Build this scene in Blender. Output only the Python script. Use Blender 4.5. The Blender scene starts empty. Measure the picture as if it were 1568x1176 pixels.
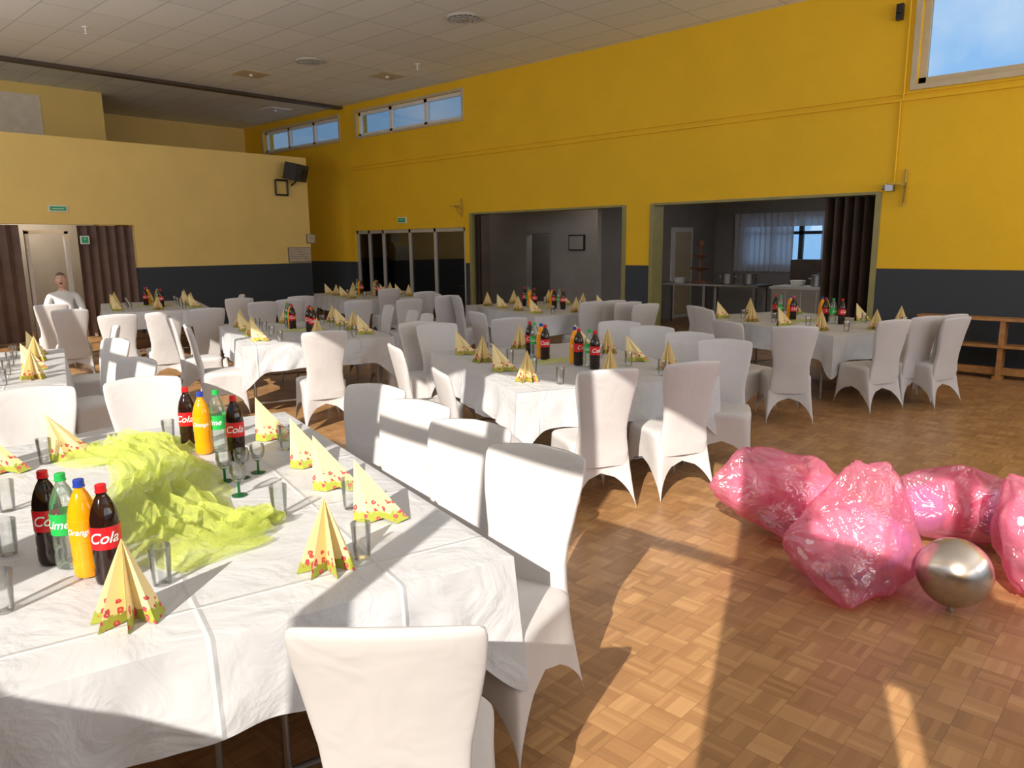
import bpy, math, random
from mathutils import Vector, Matrix, noise
from mathutils.bvhtree import BVHTree
import bmesh
random.seed(7)
bpy.context.scene.view_settings.view_transform='Standard'
H=5.17; CH=1.75; D=11.4
YAW=math.radians(43); F=1160.0; TILT=math.atan(218/1160); ROLL=math.radians(0.6)
fw=Vector((-math.sin(YAW),math.cos(YAW),0)); R0=Vector((math.cos(YAW),math.sin(YAW),0))
fwd=fw*math.cos(TILT)+Vector((0,0,-math.sin(TILT)))
up0=R0.cross(fwd)
right=R0*math.cos(ROLL)-up0*math.sin(ROLL); up=up0*math.cos(ROLL)+R0*math.sin(ROLL)
O=Vector((0,0,CH))
cam=bpy.data.objects.new('camera',bpy.data.cameras.new('camera'))
bpy.context.collection.objects.link(cam)
M=Matrix((right,up,-fwd)).transposed().to_4x4(); M.translation=O
cam.matrix_world=M; cam.data.sensor_width=36; cam.data.lens=F/1600*36; cam.data.clip_start=.05
bpy.context.scene.camera=cam
# survey helper: where a measured sight line meets a real plane (floor, table height, wall)
def U(px,py,axis,val):
    d=fwd*F+right*(px-800)-up*(py-600)
    t=(val-O[axis])/d[axis]
    return O+d*t
def UZ(px,py,z): return U(px,py,2,z)
# ---------------------------------------------------------------- materials
def nt(name):
    m=bpy.data.materials.new(name); m.use_nodes=True
    n=m.node_tree; b=n.nodes['Principled BSDF']; return m,n,b
def mat(name,col,rough=.6,var=.08,scale=6,bump=0,metal=0,bscale=None,**kw):
    m,n,b=nt(name)
    tc=n.nodes.new('ShaderNodeTexCoord'); no=n.nodes.new('ShaderNodeTexNoise')
    no.inputs['Scale'].default_value=scale; no.inputs['Detail'].default_value=4
    n.links.new(tc.outputs['Object'],no.inputs['Vector'])
    r=n.nodes.new('ShaderNodeValToRGB')
    r.color_ramp.elements[0].position=.3; r.color_ramp.elements[1].position=.7
    r.color_ramp.elements[0].color=tuple(c*(1-var) for c in col)+(1,)
    r.color_ramp.elements[1].color=tuple(min(1,c*(1+var)) for c in col)+(1,)
    n.links.new(no.outputs['Fac'],r.inputs[0]); n.links.new(r.outputs[0],b.inputs['Base Color'])
    b.inputs['Roughness'].default_value=rough; b.inputs['Metallic'].default_value=metal
    for k,v in kw.items(): b.inputs[k].default_value=v
    if bump:
        n2=n.nodes.new('ShaderNodeTexNoise'); n2.inputs['Scale'].default_value=bscale or scale*4
        n2.inputs['Distortion'].default_value=.8
        n.links.new(tc.outputs['Object'],n2.inputs['Vector'])
        bp=n.nodes.new('ShaderNodeBump'); bp.inputs['Strength'].default_value=bump; bp.inputs['Distance'].default_value=.02
        n.links.new(n2.outputs['Fac'],bp.inputs['Height']); n.links.new(bp.outputs[0],b.inputs['Normal'])
    return m
def math_node(n,op,a,b=None,c=None):
    x=n.nodes.new('ShaderNodeMath'); x.operation=op
    for i,v in enumerate((a,b,c)):
        if v is None: continue
        if hasattr(v,'default_value') or hasattr(v,'links'): n.links.new(v,x.inputs[i])
        else: x.inputs[i].default_value=v
    return x.outputs[0]
def wallmat(name,col,dado=1.36,dcol=(.040,.050,.064)):
    m,n,b=nt(name)
    g=n.nodes.new('ShaderNodeNewGeometry'); s=n.nodes.new('ShaderNodeSeparateXYZ')
    n.links.new(g.outputs['Position'],s.inputs[0])
    no=n.nodes.new('ShaderNodeTexNoise'); no.inputs['Scale'].default_value=1.3; no.inputs['Detail'].default_value=6
    n.links.new(g.outputs['Position'],no.inputs['Vector'])
    r=n.nodes.new('ShaderNodeValToRGB')
    r.color_ramp.elements[0].position=.35; r.color_ramp.elements[1].position=.7
    r.color_ramp.elements[0].color=tuple(c*.94 for c in col)+(1,); r.color_ramp.elements[1].color=tuple(c for c in col)+(1,)
    n.links.new(no.outputs['Fac'],r.inputs[0])
    mx=n.nodes.new('ShaderNodeMix'); mx.data_type='RGBA'
    lt=math_node(n,'LESS_THAN',s.outputs[2],dado)
    n.links.new(lt,mx.inputs[0]); n.links.new(r.outputs[0],mx.inputs[6]); mx.inputs[7].default_value=dcol+(1,)
    n.links.new(mx.outputs[2],b.inputs['Base Color']); b.inputs['Roughness'].default_value=.7
    n2=n.nodes.new('ShaderNodeTexNoise'); n2.inputs['Scale'].default_value=60
    n.links.new(g.outputs['Position'],n2.inputs['Vector'])
    bp=n.nodes.new('ShaderNodeBump'); bp.inputs['Strength'].default_value=.12; bp.inputs['Distance'].default_value=.01
    n.links.new(n2.outputs['Fac'],bp.inputs['Height']); n.links.new(bp.outputs[0],b.inputs['Normal'])
    return m
def parquet():
    m,n,b=nt('oak_mosaic_parquet')
    g=n.nodes.new('ShaderNodeNewGeometry'); s=n.nodes.new('ShaderNodeSeparateXYZ'); n.links.new(g.outputs['Position'],s.inputs[0])
    c=.125; X=math_node(n,'DIVIDE',s.outputs[0],c); Y=math_node(n,'DIVIDE',s.outputs[1],c)
    fx=math_node(n,'FLOOR',X); fy=math_node(n,'FLOOR',Y)
    ck=math_node(n,'FLOORED_MODULO',math_node(n,'ADD',fx,fy),2)
    a=math_node(n,'ADD',math_node(n,'MULTIPLY',X,ck),math_node(n,'MULTIPLY',Y,math_node(n,'SUBTRACT',1,ck)))
    a5=math_node(n,'MULTIPLY',a,5); st=math_node(n,'FLOOR',a5)
    oth=math_node(n,'ADD',math_node(n,'MULTIPLY',fy,ck),math_node(n,'MULTIPLY',fx,math_node(n,'SUBTRACT',1,ck)))
    cb=n.nodes.new('ShaderNodeCombineXYZ'); n.links.new(st,cb.inputs[0]); n.links.new(oth,cb.inputs[1]); n.links.new(ck,cb.inputs[2])
    wn=n.nodes.new('ShaderNodeTexWhiteNoise'); n.links.new(cb.outputs[0],wn.inputs['Vector'])
    cb2=n.nodes.new('ShaderNodeCombineXYZ'); n.links.new(fx,cb2.inputs[0]); n.links.new(fy,cb2.inputs[1])
    wn2=n.nodes.new('ShaderNodeTexWhiteNoise'); n.links.new(cb2.outputs[0],wn2.inputs['Vector'])
    v=math_node(n,'ADD',math_node(n,'MULTIPLY',wn.outputs['Value'],.5),math_node(n,'MULTIPLY',wn2.outputs['Value'],.5))
    r=n.nodes.new('ShaderNodeValToRGB'); e=r.color_ramp.elements
    e[0].color=(.28,.145,.062,1); e[1].color=(.51,.30,.135,1); e[0].position=.0; e[1].position=1
    k=e.new(.5); k.color=(.385,.208,.090,1)
    n.links.new(v,r.inputs[0])
    fr=math_node(n,'PINGPONG',a5,.5); gap=math_node(n,'LESS_THAN',fr,.03)
    fr2=math_node(n,'PINGPONG',X,.5); fr3=math_node(n,'PINGPONG',Y,.5)
    g2=math_node(n,'LESS_THAN',math_node(n,'MINIMUM',fr2,fr3),.014)
    gg=math_node(n,'ADD',math_node(n,'MULTIPLY',gap,.15),math_node(n,'MULTIPLY',g2,.35))
    mx=n.nodes.new('ShaderNodeMix'); mx.data_type='RGBA'; n.links.new(gg,mx.inputs[0]); n.links.new(r.outputs[0],mx.inputs[6]); mx.inputs[7].default_value=(.11,.05,.02,1)
    n.links.new(mx.outputs[2],b.inputs['Base Color']); b.inputs['Roughness'].default_value=.36
    return m
def ceilmat():
    m,n,b=nt('ceiling_tiles')
    g=n.nodes.new('ShaderNodeNewGeometry'); s=n.nodes.new('ShaderNodeSeparateXYZ'); n.links.new(g.outputs['Position'],s.inputs[0])
    X=math_node(n,'DIVIDE',s.outputs[0],1.25); Y=math_node(n,'DIVIDE',s.outputs[1],.625)
    cb2=n.nodes.new('ShaderNodeCombineXYZ'); n.links.new(math_node(n,'FLOOR',X),cb2.inputs[0]); n.links.new(math_node(n,'FLOOR',Y),cb2.inputs[1])
    wn2=n.nodes.new('ShaderNodeTexWhiteNoise'); n.links.new(cb2.outputs[0],wn2.inputs['Vector'])
    r=n.nodes.new('ShaderNodeValToRGB'); e=r.color_ramp.elements
    e[0].color=(.80,.82,.79,1); e[1].color=(.86,.88,.85,1); e[1].position=.9
    n.links.new(wn2.outputs['Value'],r.inputs[0])
    l=math_node(n,'MAXIMUM',math_node(n,'LESS_THAN',math_node(n,'PINGPONG',X,.5),.008),math_node(n,'LESS_THAN',math_node(n,'PINGPONG',Y,.5),.016))
    mx=n.nodes.new('ShaderNodeMix'); mx.data_type='RGBA'; n.links.new(math_node(n,'MULTIPLY',l,.45),mx.inputs[0]); n.links.new(r.outputs[0],mx.inputs[6]); mx.inputs[7].default_value=(.3,.28,.24,1)
    n.links.new(mx.outputs[2],b.inputs['Base Color']); b.inputs['Roughness'].default_value=.8
    return m
def glassmat(name,tint=(1,1,1),refl=.12,opac=0.0,col=(.02,.02,.02)):
    m,n,b=nt(name)
    tr=n.nodes.new('ShaderNodeBsdfTransparent'); tr.inputs[0].default_value=tint+(1,)
    gl=n.nodes.new('ShaderNodeBsdfGlossy'); gl.inputs['Roughness'].default_value=.03
    lw=n.nodes.new('ShaderNodeLayerWeight'); lw.inputs['Blend'].default_value=.35
    no=n.nodes.new('ShaderNodeTexNoise'); no.inputs['Scale'].default_value=3
    f=math_node(n,'ADD',math_node(n,'MULTIPLY',lw.outputs['Fresnel'],.7),math_node(n,'MULTIPLY',no.outputs['Fac'],refl))
    mx=n.nodes.new('ShaderNodeMixShader'); n.links.new(f,mx.inputs[0]); n.links.new(tr.outputs[0],mx.inputs[1]); n.links.new(gl.outputs[0],mx.inputs[2])
    out=n.nodes['Material Output']
    if opac:
        b.inputs['Base Color'].default_value=col+(1,); b.inputs['Roughness'].default_value=.2
        m2=n.nodes.new('ShaderNodeMixShader'); m2.inputs[0].default_value=opac
        n.links.new(mx.outputs[0],m2.inputs[1]); n.links.new(b.outputs[0],m2.inputs[2]); n.links.new(m2.outputs[0],out.inputs[0])
    else: n.links.new(mx.outputs[0],out.inputs[0])
    return m
def sheermat(name,col,transp,crinkle=30,bump=.6,gloss=.0,gr=.2,tcol=(1,1,1),var=.24):
    m,n,b=nt(name)
    tc=n.nodes.new('ShaderNodeTexCoord')
    no=n.nodes.new('ShaderNodeTexNoise'); no.inputs['Scale'].default_value=crinkle; no.inputs['Detail'].default_value=3; no.inputs['Distortion'].default_value=1.0
    n.links.new(tc.outputs['Object'],no.inputs['Vector'])
    rd=math_node(n,'ABSOLUTE',math_node(n,'SUBTRACT',no.outputs['Fac'],.5))
    hgt=math_node(n,'ADD',math_node(n,'MULTIPLY',rd,-1.6),math_node(n,'MULTIPLY',no.outputs['Fac'],.4))
    bp=n.nodes.new('ShaderNodeBump'); bp.inputs['Strength'].default_value=bump; bp.inputs['Distance'].default_value=.03
    n.links.new(hgt,bp.inputs['Height'])
    di=n.nodes.new('ShaderNodeBsdfDiffuse'); tl=n.nodes.new('ShaderNodeBsdfTranslucent'); tr=n.nodes.new('ShaderNodeBsdfTransparent'); gl=n.nodes.new('ShaderNodeBsdfGlossy')
    di.inputs[0].default_value=col+(1,); tl.inputs[0].default_value=col+(1,); tr.inputs[0].default_value=tcol+(1,); gl.inputs['Roughness'].default_value=gr
    n.links.new(bp.outputs[0],gl.inputs['Normal'])
    a=n.nodes.new('ShaderNodeMixShader'); a.inputs[0].default_value=.5; n.links.new(di.outputs[0],a.inputs[1]); n.links.new(tl.outputs[0],a.inputs[2])
    # thin film looks denser where it turns edge-on
    lw=n.nodes.new('ShaderNodeLayerWeight'); lw.inputs['Blend'].default_value=.3
    tf=math_node(n,'SUBTRACT',math_node(n,'ADD',transp-var/2,math_node(n,'MULTIPLY',no.outputs['Fac'],var)),math_node(n,'MULTIPLY',lw.outputs['Facing'],.25))
    c=n.nodes.new('ShaderNodeMixShader'); n.links.new(tf,c.inputs[0]); n.links.new(a.outputs[0],c.inputs[1]); n.links.new(tr.outputs[0],c.inputs[2])
    d=n.nodes.new('ShaderNodeMixShader'); d.inputs[0].default_value=gloss; n.links.new(c.outputs[0],d.inputs[1]); n.links.new(gl.outputs[0],d.inputs[2])
    n.links.new(d.outputs[0],n.nodes['Material Output'].inputs[0])
    return m
def napkinmat():
    m,n,b=nt('floral_paper_napkin')
    tc=n.nodes.new('ShaderNodeTexCoord'); s=n.nodes.new('ShaderNodeSeparateXYZ'); n.links.new(tc.outputs['Object'],s.inputs[0])
    vo=n.nodes.new('ShaderNodeTexVoronoi'); vo.inputs['Scale'].default_value=40; n.links.new(tc.outputs['Object'],vo.inputs['Vector'])
    no=n.nodes.new('ShaderNodeTexNoise'); no.inputs['Scale'].default_value=70; n.links.new(tc.outputs['Object'],no.inputs['Vector'])
    vd=math_node(n,'ADD',vo.outputs['Distance'],math_node(n,'MULTIPLY',math_node(n,'SUBTRACT',no.outputs['Fac'],.5),.6))
    zz=math_node(n,'ADD',s.outputs[2],math_node(n,'MULTIPLY',no.outputs['Fac'],.05))
    low=math_node(n,'LESS_THAN',zz,.100); base=math_node(n,'LESS_THAN',zz,.060)
    fl=math_node(n,'MULTIPLY',math_node(n,'LESS_THAN',vd,.36),low)
    gr=math_node(n,'MULTIPLY',math_node(n,'GREATER_THAN',vd,.36),base)
    def mix(f,a,bc):
        mx=n.nodes.new('ShaderNodeMix'); mx.data_type='RGBA'; n.links.new(f,mx.inputs[0])
        if isinstance(a,tuple): mx.inputs[6].default_value=a
        else: n.links.new(a,mx.inputs[6])
        mx.inputs[7].default_value=bc; return mx.outputs[2]
    c=mix(gr,(.80,.65,.33,1),(.34,.38,.05,1)); c=mix(fl,c,(.52,.06,.08,1))
    core=math_node(n,'MULTIPLY',math_node(n,'LESS_THAN',vd,.12),low); c=mix(core,c,(.80,.28,.12,1))
    n.links.new(c,b.inputs['Base Color']); b.inputs['Roughness'].default_value=.8
    return m
def clothmat():
    m,n,b=nt('white_tablecloth_fabric')
    tc=n.nodes.new('ShaderNodeTexCoord'); s=n.nodes.new('ShaderNodeSeparateXYZ'); n.links.new(tc.outputs['Object'],s.inputs[0])
    def ridge(o,p): return math_node(n,'MINIMUM',math_node(n,'DIVIDE',math_node(n,'PINGPONG',math_node(n,'ADD',o,.13),p),.012),1)
    r=math_node(n,'MINIMUM',ridge(s.outputs[0],.31),ridge(s.outputs[1],.27))
    no=n.nodes.new('ShaderNodeTexNoise'); no.inputs['Scale'].default_value=4; no.inputs['Detail'].default_value=4; no.inputs['Distortion'].default_value=1.5; n.links.new(tc.outputs['Object'],no.inputs['Vector'])
    h=math_node(n,'ADD',math_node(n,'MULTIPLY',r,-.25),no.outputs['Fac'])
    bp=n.nodes.new('ShaderNodeBump'); bp.inputs['Strength'].default_value=.5; bp.inputs['Distance'].default_value=.035
    n.links.new(h,bp.inputs['Height']); n.links.new(bp.outputs[0],b.inputs['Normal'])
    b.inputs['Base Color'].default_value=(.55,.565,.60,1); b.inputs['Roughness'].default_value=.5
    return m
M_yel=wallmat('yellow_wall_paint',(.92,.55,.012)); M_yel_haze=wallmat('pale_yellow_wall_paint',(.90,.66,.22))  # second yellow is lightened in its colour to imitate sun haze
M_floor=parquet(); M_ceil=ceilmat()
M_chair=mat('white_stretch_fabric',(.54,.525,.53),.6,.03,5,.3,bscale=6)
M_cloth=clothmat(); M_nap=napkinmat()
M_metal=mat('grey_steel',(.35,.35,.36),.35,.05,20,0,.9)
M_alu=mat('aluminium_frame',(.6,.57,.53),.4,.05,20,0,.3)
M_white=mat('white_plastic_frame',(.8,.8,.8),.4,.03)
M_cream=mat('cream_trim',(.6,.5,.33),.5,.06)
M_dark=mat('dark_brown_folding_door',(.08,.055,.042),.45,.2,3)
M_grey=mat('grey_interior_wall',(.30,.29,.28),.7,.08,2)
M_beige=mat('beige_corridor_wall',(.5,.46,.4),.7,.08,2)
M_black=mat('black_plastic',(.015,.015,.017),.4,.2)
M_wood=mat('varnished_wood',(.45,.22,.075),.4,.2,14)
M_glass=glassmat('clear_window_glass',refl=.03)
M_dglass=glassmat('dark_door_glass',(.45,.45,.45),.12)
M_tum=glassmat('tumbler_glass',(.985,.99,.99),.12)
M_green=mat('green_glass',(.01,.16,.04),.12,.1,**{'Transmission Weight':.5})
M_cola=mat('cola_liquid',(.018,.006,.004),.08,.2); M_red=mat('red_label',(.65,.01,.015),.3,.05)
M_lab=mat('white_label',(.85,.85,.82),.4,.03); M_orange=mat('orange_soda_liquid',(.90,.34,.005),.1,.08)
M_blue=mat('blue_label',(.02,.05,.35),.3,.1); M_glab=mat('green_label',(.02,.42,.08),.3,.1)
M_clear=glassmat('clear_soda',(.92,.97,.94),.16,.07,(.6,.72,.65))
M_sign=mat('green_exit_sign',(.02,.4,.15),.4,.05)
M_tulle=sheermat('lime_tulle',(.80,.88,.26),.66,70,.5)
M_bag=sheermat('pink_plastic_sack',(.92,.34,.50),.60,9,.8,.13,.12,(1,.62,.74),.30)
M_curt=sheermat('white_net_curtain',(.9,.9,.93),.25,10,.2)
# ---------------------------------------------------------------- mesh builder
class MB:
    def __init__(s): s.v=[];s.f=[];s.m=[]
    def add(s,vs,fs,mi=0,M=None):
        o=len(s.v)
        for v in vs:
            v=Vector(v); s.v.append(M@v if M else v)
        for i,f in enumerate(fs):
            s.f.append([o+k for k in f]); s.m.append(mi[i] if isinstance(mi,list) else mi)
    def box(s,x0,x1,y0,y1,z0,z1,mi=0,M=None):
        s.add([(x0,y0,z0),(x1,y0,z0),(x1,y1,z0),(x0,y1,z0),(x0,y0,z1),(x1,y0,z1),(x1,y1,z1),(x0,y1,z1)],
              [(0,3,2,1),(4,5,6,7),(0,1,5,4),(1,2,6,5),(2,3,7,6),(3,0,4,7)],mi,M)
    def lathe(s,pr,n=24,mi=0,M=None):
        vs=[];fs=[];ms=[]
        for r,z in pr:
            for i in range(n):
                a=2*math.pi*i/n; vs.append((max(r,.0004)*math.cos(a),max(r,.0004)*math.sin(a),z))
        for j in range(len(pr)-1):
            for i in range(n):
                k=(i+1)%n; fs.append((j*n+i,j*n+k,(j+1)*n+k,(j+1)*n+i)); ms.append(mi[j] if isinstance(mi,list) else mi)
        s.add(vs,fs,ms,M)
    def tube(s,p0,p1,r,mi=0,n=10):
        p0=Vector(p0);p1=Vector(p1);d=p1-p0
        q=d.to_track_quat('Z','Y').to_matrix().to_4x4(); q.translation=p0
        s.lathe([(0,0),(r,0),(r,d.length),(0,d.length)],n,mi,q)
    def ball(s,c,r,mi=0,n=16):
        q=Matrix.Diagonal((r[0],r[1],r[2],1)); q.translation=Vector(c)
        s.lathe([(math.sin(math.pi*k/n),-math.cos(math.pi*k/n)) for k in range(n+1)],n+4,mi,q)
    def loft(s,rings,mi=0,cap=True,closed=True):
        n=len(rings[0]); vs=[p for r in rings for p in r]; fs=[]
        for j in range(len(rings)-1):
            for i in range(n if closed else n-1):
                k=(i+1)%n; fs.append((j*n+i,j*n+k,(j+1)*n+k,(j+1)*n+i))
        if cap: fs.append(tuple(range(n-1,-1,-1))); fs.append(tuple((len(rings)-1)*n+i for i in range(n)))
        s.add(vs,fs,mi)
    def mesh(s,name,mats,smooth=None):
        me=bpy.data.meshes.new(name); me.from_pydata([tuple(v) for v in s.v],[],s.f)
        for m in mats: me.materials.append(m)
        me.polygons.foreach_set('material_index',s.m)
        bm=bmesh.new(); bm.from_mesh(me); bmesh.ops.recalc_face_normals(bm,faces=bm.faces); bm.to_mesh(me); bm.free()
        if smooth:
            me.polygons.foreach_set('use_smooth',[True]*len(me.polygons)); me.set_sharp_from_angle(angle=math.radians(smooth))
        me.update(); return me
    def obj(s,name,mats,smooth=None,parent=None,**k): return put(name,s.mesh(name,mats,smooth),parent=parent,**k)
def put(name,me,loc=(0,0,0),rz=0,parent=None,rot=None,sc=None):
    o=bpy.data.objects.new(name,me); bpy.context.collection.objects.link(o)
    o.location=loc; o.rotation_euler=rot or (0,0,rz)
    if sc: o.scale=(sc,sc,sc) if not isinstance(sc,tuple) else sc
    if parent: o.parent=parent
    return o
def empty(name,loc=(0,0,0),rz=0): return put(name,None,loc,rz)
def wall(name,axis,pos,th,a0,a1,z0,z1,holes,m):
    A=sorted(set([a0,a1]+[h[0] for h in holes]+[h[1] for h in holes])); Z=sorted(set([z0,z1]+[h[2] for h in holes]+[h[3] for h in holes]))
    A=[a for a in A if a0<=a<=a1]; Z=[z for z in Z if z0<=z<=z1]
    mb=MB()
    for i in range(len(A)-1):
        for j in range(len(Z)-1):
            ca=(A[i]+A[i+1])/2; cz=(Z[j]+Z[j+1])/2
            if any(h[0]<ca<h[1] and h[2]<cz<h[3] for h in holes): continue
            if axis=='y': mb.box(A[i],A[i+1],pos,pos+th,Z[j],Z[j+1])
            else: mb.box(pos,pos+th,A[i],A[i+1],Z[j],Z[j+1])
    return mb.obj(name,[m])
def window(name,x0,x1,z0,z1,y,panes,fm,bars=(),fr=.06,th=.08):
    e=empty(name,((x0+x1)/2,y,z0)); mb=MB(); cx=(x0+x1)/2
    def b(a,c,d,f): mb.box(a-cx,c-cx,-th/2,th/2,d-z0,f-z0)
    b(x0,x1,z0,z0+fr); b(x0,x1,z1-fr,z1); b(x0,x0+fr,z0,z1); b(x1-fr,x1,z0,z1)
    for i in range(1,panes):
        c=x0+(x1-x0)*i/panes; b(c-fr/2-.015,c+fr/2+.015,z0,z1)
    for h in bars: b(x0,x1,h-fr/2,h+fr/2)
    mb.obj('frame',[fm],parent=e)
    g=MB(); g.box(x0-cx+fr*.6,x1-cx-fr*.6,-.004,.004,fr*.6,z1-z0-fr*.6); g.obj('glass',[M_glass],parent=e)
    return e
# ---------------------------------------------------------------- shell
def wx(px,py=380): return U(px,py,1,D)
d3=(-16.05,-11.98); o1=(-11.79,-7.82); o2=(-7.24,-3.53); zdoor=2.42
g1=(-15.74,-11.99,4.39,4.95); g2=(-20.21,-16.5,4.39,4.95)
XE=-21.3; XR=6.0; YB=-1.5; WT=4.45
mb=MB(); mb.box(XE,XR,YB,17.6,-.1,0); mb.obj('floor',[M_floor])
mb=MB(); mb.box(XE,XR,YB,D+.3,H,H+.15); mb.obj('ceiling',[M_ceil])
rw=(-3.17,-1.27,3.8,4.95)
wall('wall_north','y',D,.3,XE,XR,0,H,[(d3[0],d3[1],0,2.13),(o1[0],o1[1],0,zdoor),(o2[0],o2[1],0,zdoor),g1,g2,rw],M_yel)
wall('wall_west','x',XE-.2,.2,YB,D+.3,0,H,[],M_yel_haze)
wins=[(-1.7,.52),(-4.15,-1.92),(-6.55,-4.32),(-8.95,-6.72),(-11.35,-9.12),(-13.75,-11.52)]
hs=[(a,b,1.9,WT) for a,b in wins]+[(.80,2.7,3.50,WT),(1.10,1.31,1.9,3.0)]
wall('wall_south','y',YB-.3,.3,XE,XR,0,H,hs,M_yel)
for i,(a,b) in enumerate(wins): window('window_%d'%(i+5),a,b,1.9,WT,YB-.15,2,M_white,(3.3,),.05)
window('window_4',.80,2.7,3.50,WT,YB-.15,2,M_white,(),.05)
ew=[(-.8,3),(3.4,7),(7.4,11)]  # unseen east windows, put in to let more sky light into the hall
wall('wall_east','x',XR,.3,YB,D+.3,0,H,[(a,b,.9,4.7) for a,b in ew],M_yel)
for i,(a,b) in enumerate(ew):
    e=empty('window_%d'%(i+12),(XR+.15,(a+b)/2,.9)); mb=MB(); hw=(b-a)/2
    for y in (-hw,-hw/3,hw/3,hw-.06): mb.box(-.04,.04,y,y+.06,0,3.8)
    for z in (0,1.2,3.74): mb.box(-.04,.04,-hw,hw,z,z+.06)
    mb.obj('frame',[M_white],parent=e)
    g=MB(); g.box(-.004,.004,-hw,hw,.03,3.77); g.obj('glass',[M_glass],parent=e)
window('window_1',*g1,D+.1,3,M_white,(),.07)
window('window_2',*g2,D+.1,3,M_white,(),.07)
window('window_3',*rw,D+.12,1,M_cream,(),.09)
mb=MB()
def trimrect(mb,x0,x1,z0,z1,w=.07,y=D,t=.03):
    mb.box(x0-w,x1+w,y-t,y,z0-w,z0); mb.box(x0-w,x1+w,y-t,y,z1,z1+w); mb.box(x0-w,x0,y-t,y,z0,z1); mb.box(x1,x1+w,y-t,y,z0,z1)
trimrect(mb,*rw); trimrect(mb,*g1,w=.05); trimrect(mb,*g2,w=.05); mb.obj('trim_1',[M_cream])
PX=-16.2; PY=10.2; PH=3.84
mb=MB(); mb.box(-16.5,-16.3,YB,D,H-.06,H); mb.obj('trim_2',[M_dark])
wall('wall_partition','x',PX-.25,.25,YB,PY,0,PH,[(2.4,6.1,0,2.22)],M_yel_haze)
wall('wall_gallery','x',-18.8,.2,YB,6.6,0,H,[],M_yel_haze)
mb=MB(); mb.box(-18.6,-18.57,4.2,5.35,3.93,4.95); mb.obj('wall_panel_board',[mat('offwhite_board',(.78,.70,.58),.6)])
mb=MB(); mb.box(-18.6,PX-.25,YB,6.6,2.9,3.0); mb.obj('ceiling_corridor',[M_beige])
mb=MB(); mb.box(-18.59,-18.5,2.4,6.1,0,2.9); mb.obj('wall_corridor',[M_beige])
def accordion(mb,p0,p1,z0,z1,amp=.06,n=10,mi=0):
    p0=Vector(p0);p1=Vector(p1);d=(p1-p0)/n; pr=Vector((-d.y,d.x,0)).normalized()
    pts=[p0+d*i+pr*(amp if i%2 else -amp) for i in range(n+1)]
    for a,b in zip(pts,pts[1:]):
        q=pr*.012
        mb.add([(a.x,a.y,z0),(b.x,b.y,z0),(b.x,b.y,z1),(a.x,a.y,z1),(a.x+q.x,a.y+q.y,z0),(b.x+q.x,b.y+q.y,z0),(b.x+q.x,b.y+q.y,z1),(a.x+q.x,a.y+q.y,z1)],[(0,1,2,3),(4,5,6,7),(0,1,5,4),(3,2,6,7),(0,3,7,4),(1,2,6,5)],mi)
M_brown=mat('brown_folding_curtain',(.16,.10,.08),.6,.15,4)
mb=MB(); accordion(mb,(PX-.1,2.4,0),(PX-.1,4.07,0),.02,2.2,.05,16); mb.obj('door_1',[M_brown])
mb=MB(); accordion(mb,(PX-.1,5.05,0),(PX-.1,6.08,0),.02,2.2,.05,12); mb.obj('door_2',[M_brown])
mb=MB(); mb.box(-16.9,-16.8,4.30,4.36,0,2.1); mb.box(-16.9,-16.8,4.98,5.05,0,2.1); mb.box(-16.9,-16.8,4.30,5.05,2.05,2.12)
mb.box(-17.3,-17.26,4.45,4.47,0,2.1); e=empty('door_6'); mb.obj('frame',[M_white],parent=e)
# beyond rooms
HB=2.9
wall('wall_back_kitchen','y',17.4,.2,-9.3,XR,0,HB,[(-8.45,-6.35,1.15,2.35)],M_grey)
wall('wall_back_lobby','y',13.5,.2,-20,-9.2,0,HB,[(-12.07,-11.33,0,2.0)],M_grey)
mb=MB(); mb.box(-20,XR,D+.3,17.6,HB,HB+.1); mb.obj('ceiling_back_rooms',[M_grey])
mb=MB(); mb.box(-20.2,-20,D+.3,17.6,0,HB); mb.obj('wall_back_west',[M_grey])
mb=MB(); mb.box(2,2.2,D+.3,17.6,0,HB); mb.obj('wall_back_east',[M_grey])
mb=MB(); mb.box(-9.3,-9.2,12.6,17.4,0,HB); mb.obj('wall_back_divider',[M_grey])
mb=MB(); mb.box(-20,-9.3,15.2,15.3,0,HB); mb.obj('wall_back_far',[M_grey])
window('window_11',-8.45,-6.35,1.15,2.35,17.5,3,M_black,(1.95,),.07)
mb=MB(); accordion(mb,(-8.6,17.3,0),(-7.15,17.3,0),1.05,2.42,.03,22); accordion(mb,(-6.5,17.3,0),(-6.25,17.3,0),1.05,2.42,.03,6); accordion(mb,(-8.6,17.28,0),(-6.25,17.28,0),2.1,2.42,.03,30); mb.obj('net_curtain',[M_curt])
mb=MB()
L3=d3[1]-d3[0]
for t in (.012,.13,.27,.52,.74,.985): x=d3[0]+L3*t; mb.box(x-.035,x+.035,D+.05,D+.12,0,2.13)
mb.box(d3[0],d3[1],D+.05,D+.12,2.05,2.13); mb.box(d3[0],d3[1],D+.05,D+.12,0,.08)
e=empty('door_3'); mb.obj('frame',[M_alu],parent=e)
g=MB(); g.box(d3[0]+.03,d3[1]-.03,D+.08,D+.09,.08,2.05); g.obj('glass_panes',[M_dglass],parent=e)
mb=MB()
for a,b in (o1,o2):
    for x in (a,b): mb.box(x-.04,x+.04,D-.02,D+.3,0,zdoor)
    mb.box(a,b,D-.01,D+.3,zdoor-.03,zdoor+.01)
mb.obj('trim_3',[mat('olive_door_lining',(.30,.27,.10),.5)])
mb=MB(); accordion(mb,(o2[1]-.75,D+.15,0),(o2[1]-.06,D+.15,0),.02,2.38,.11,10); mb.obj('door_4',[M_dark])
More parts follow.
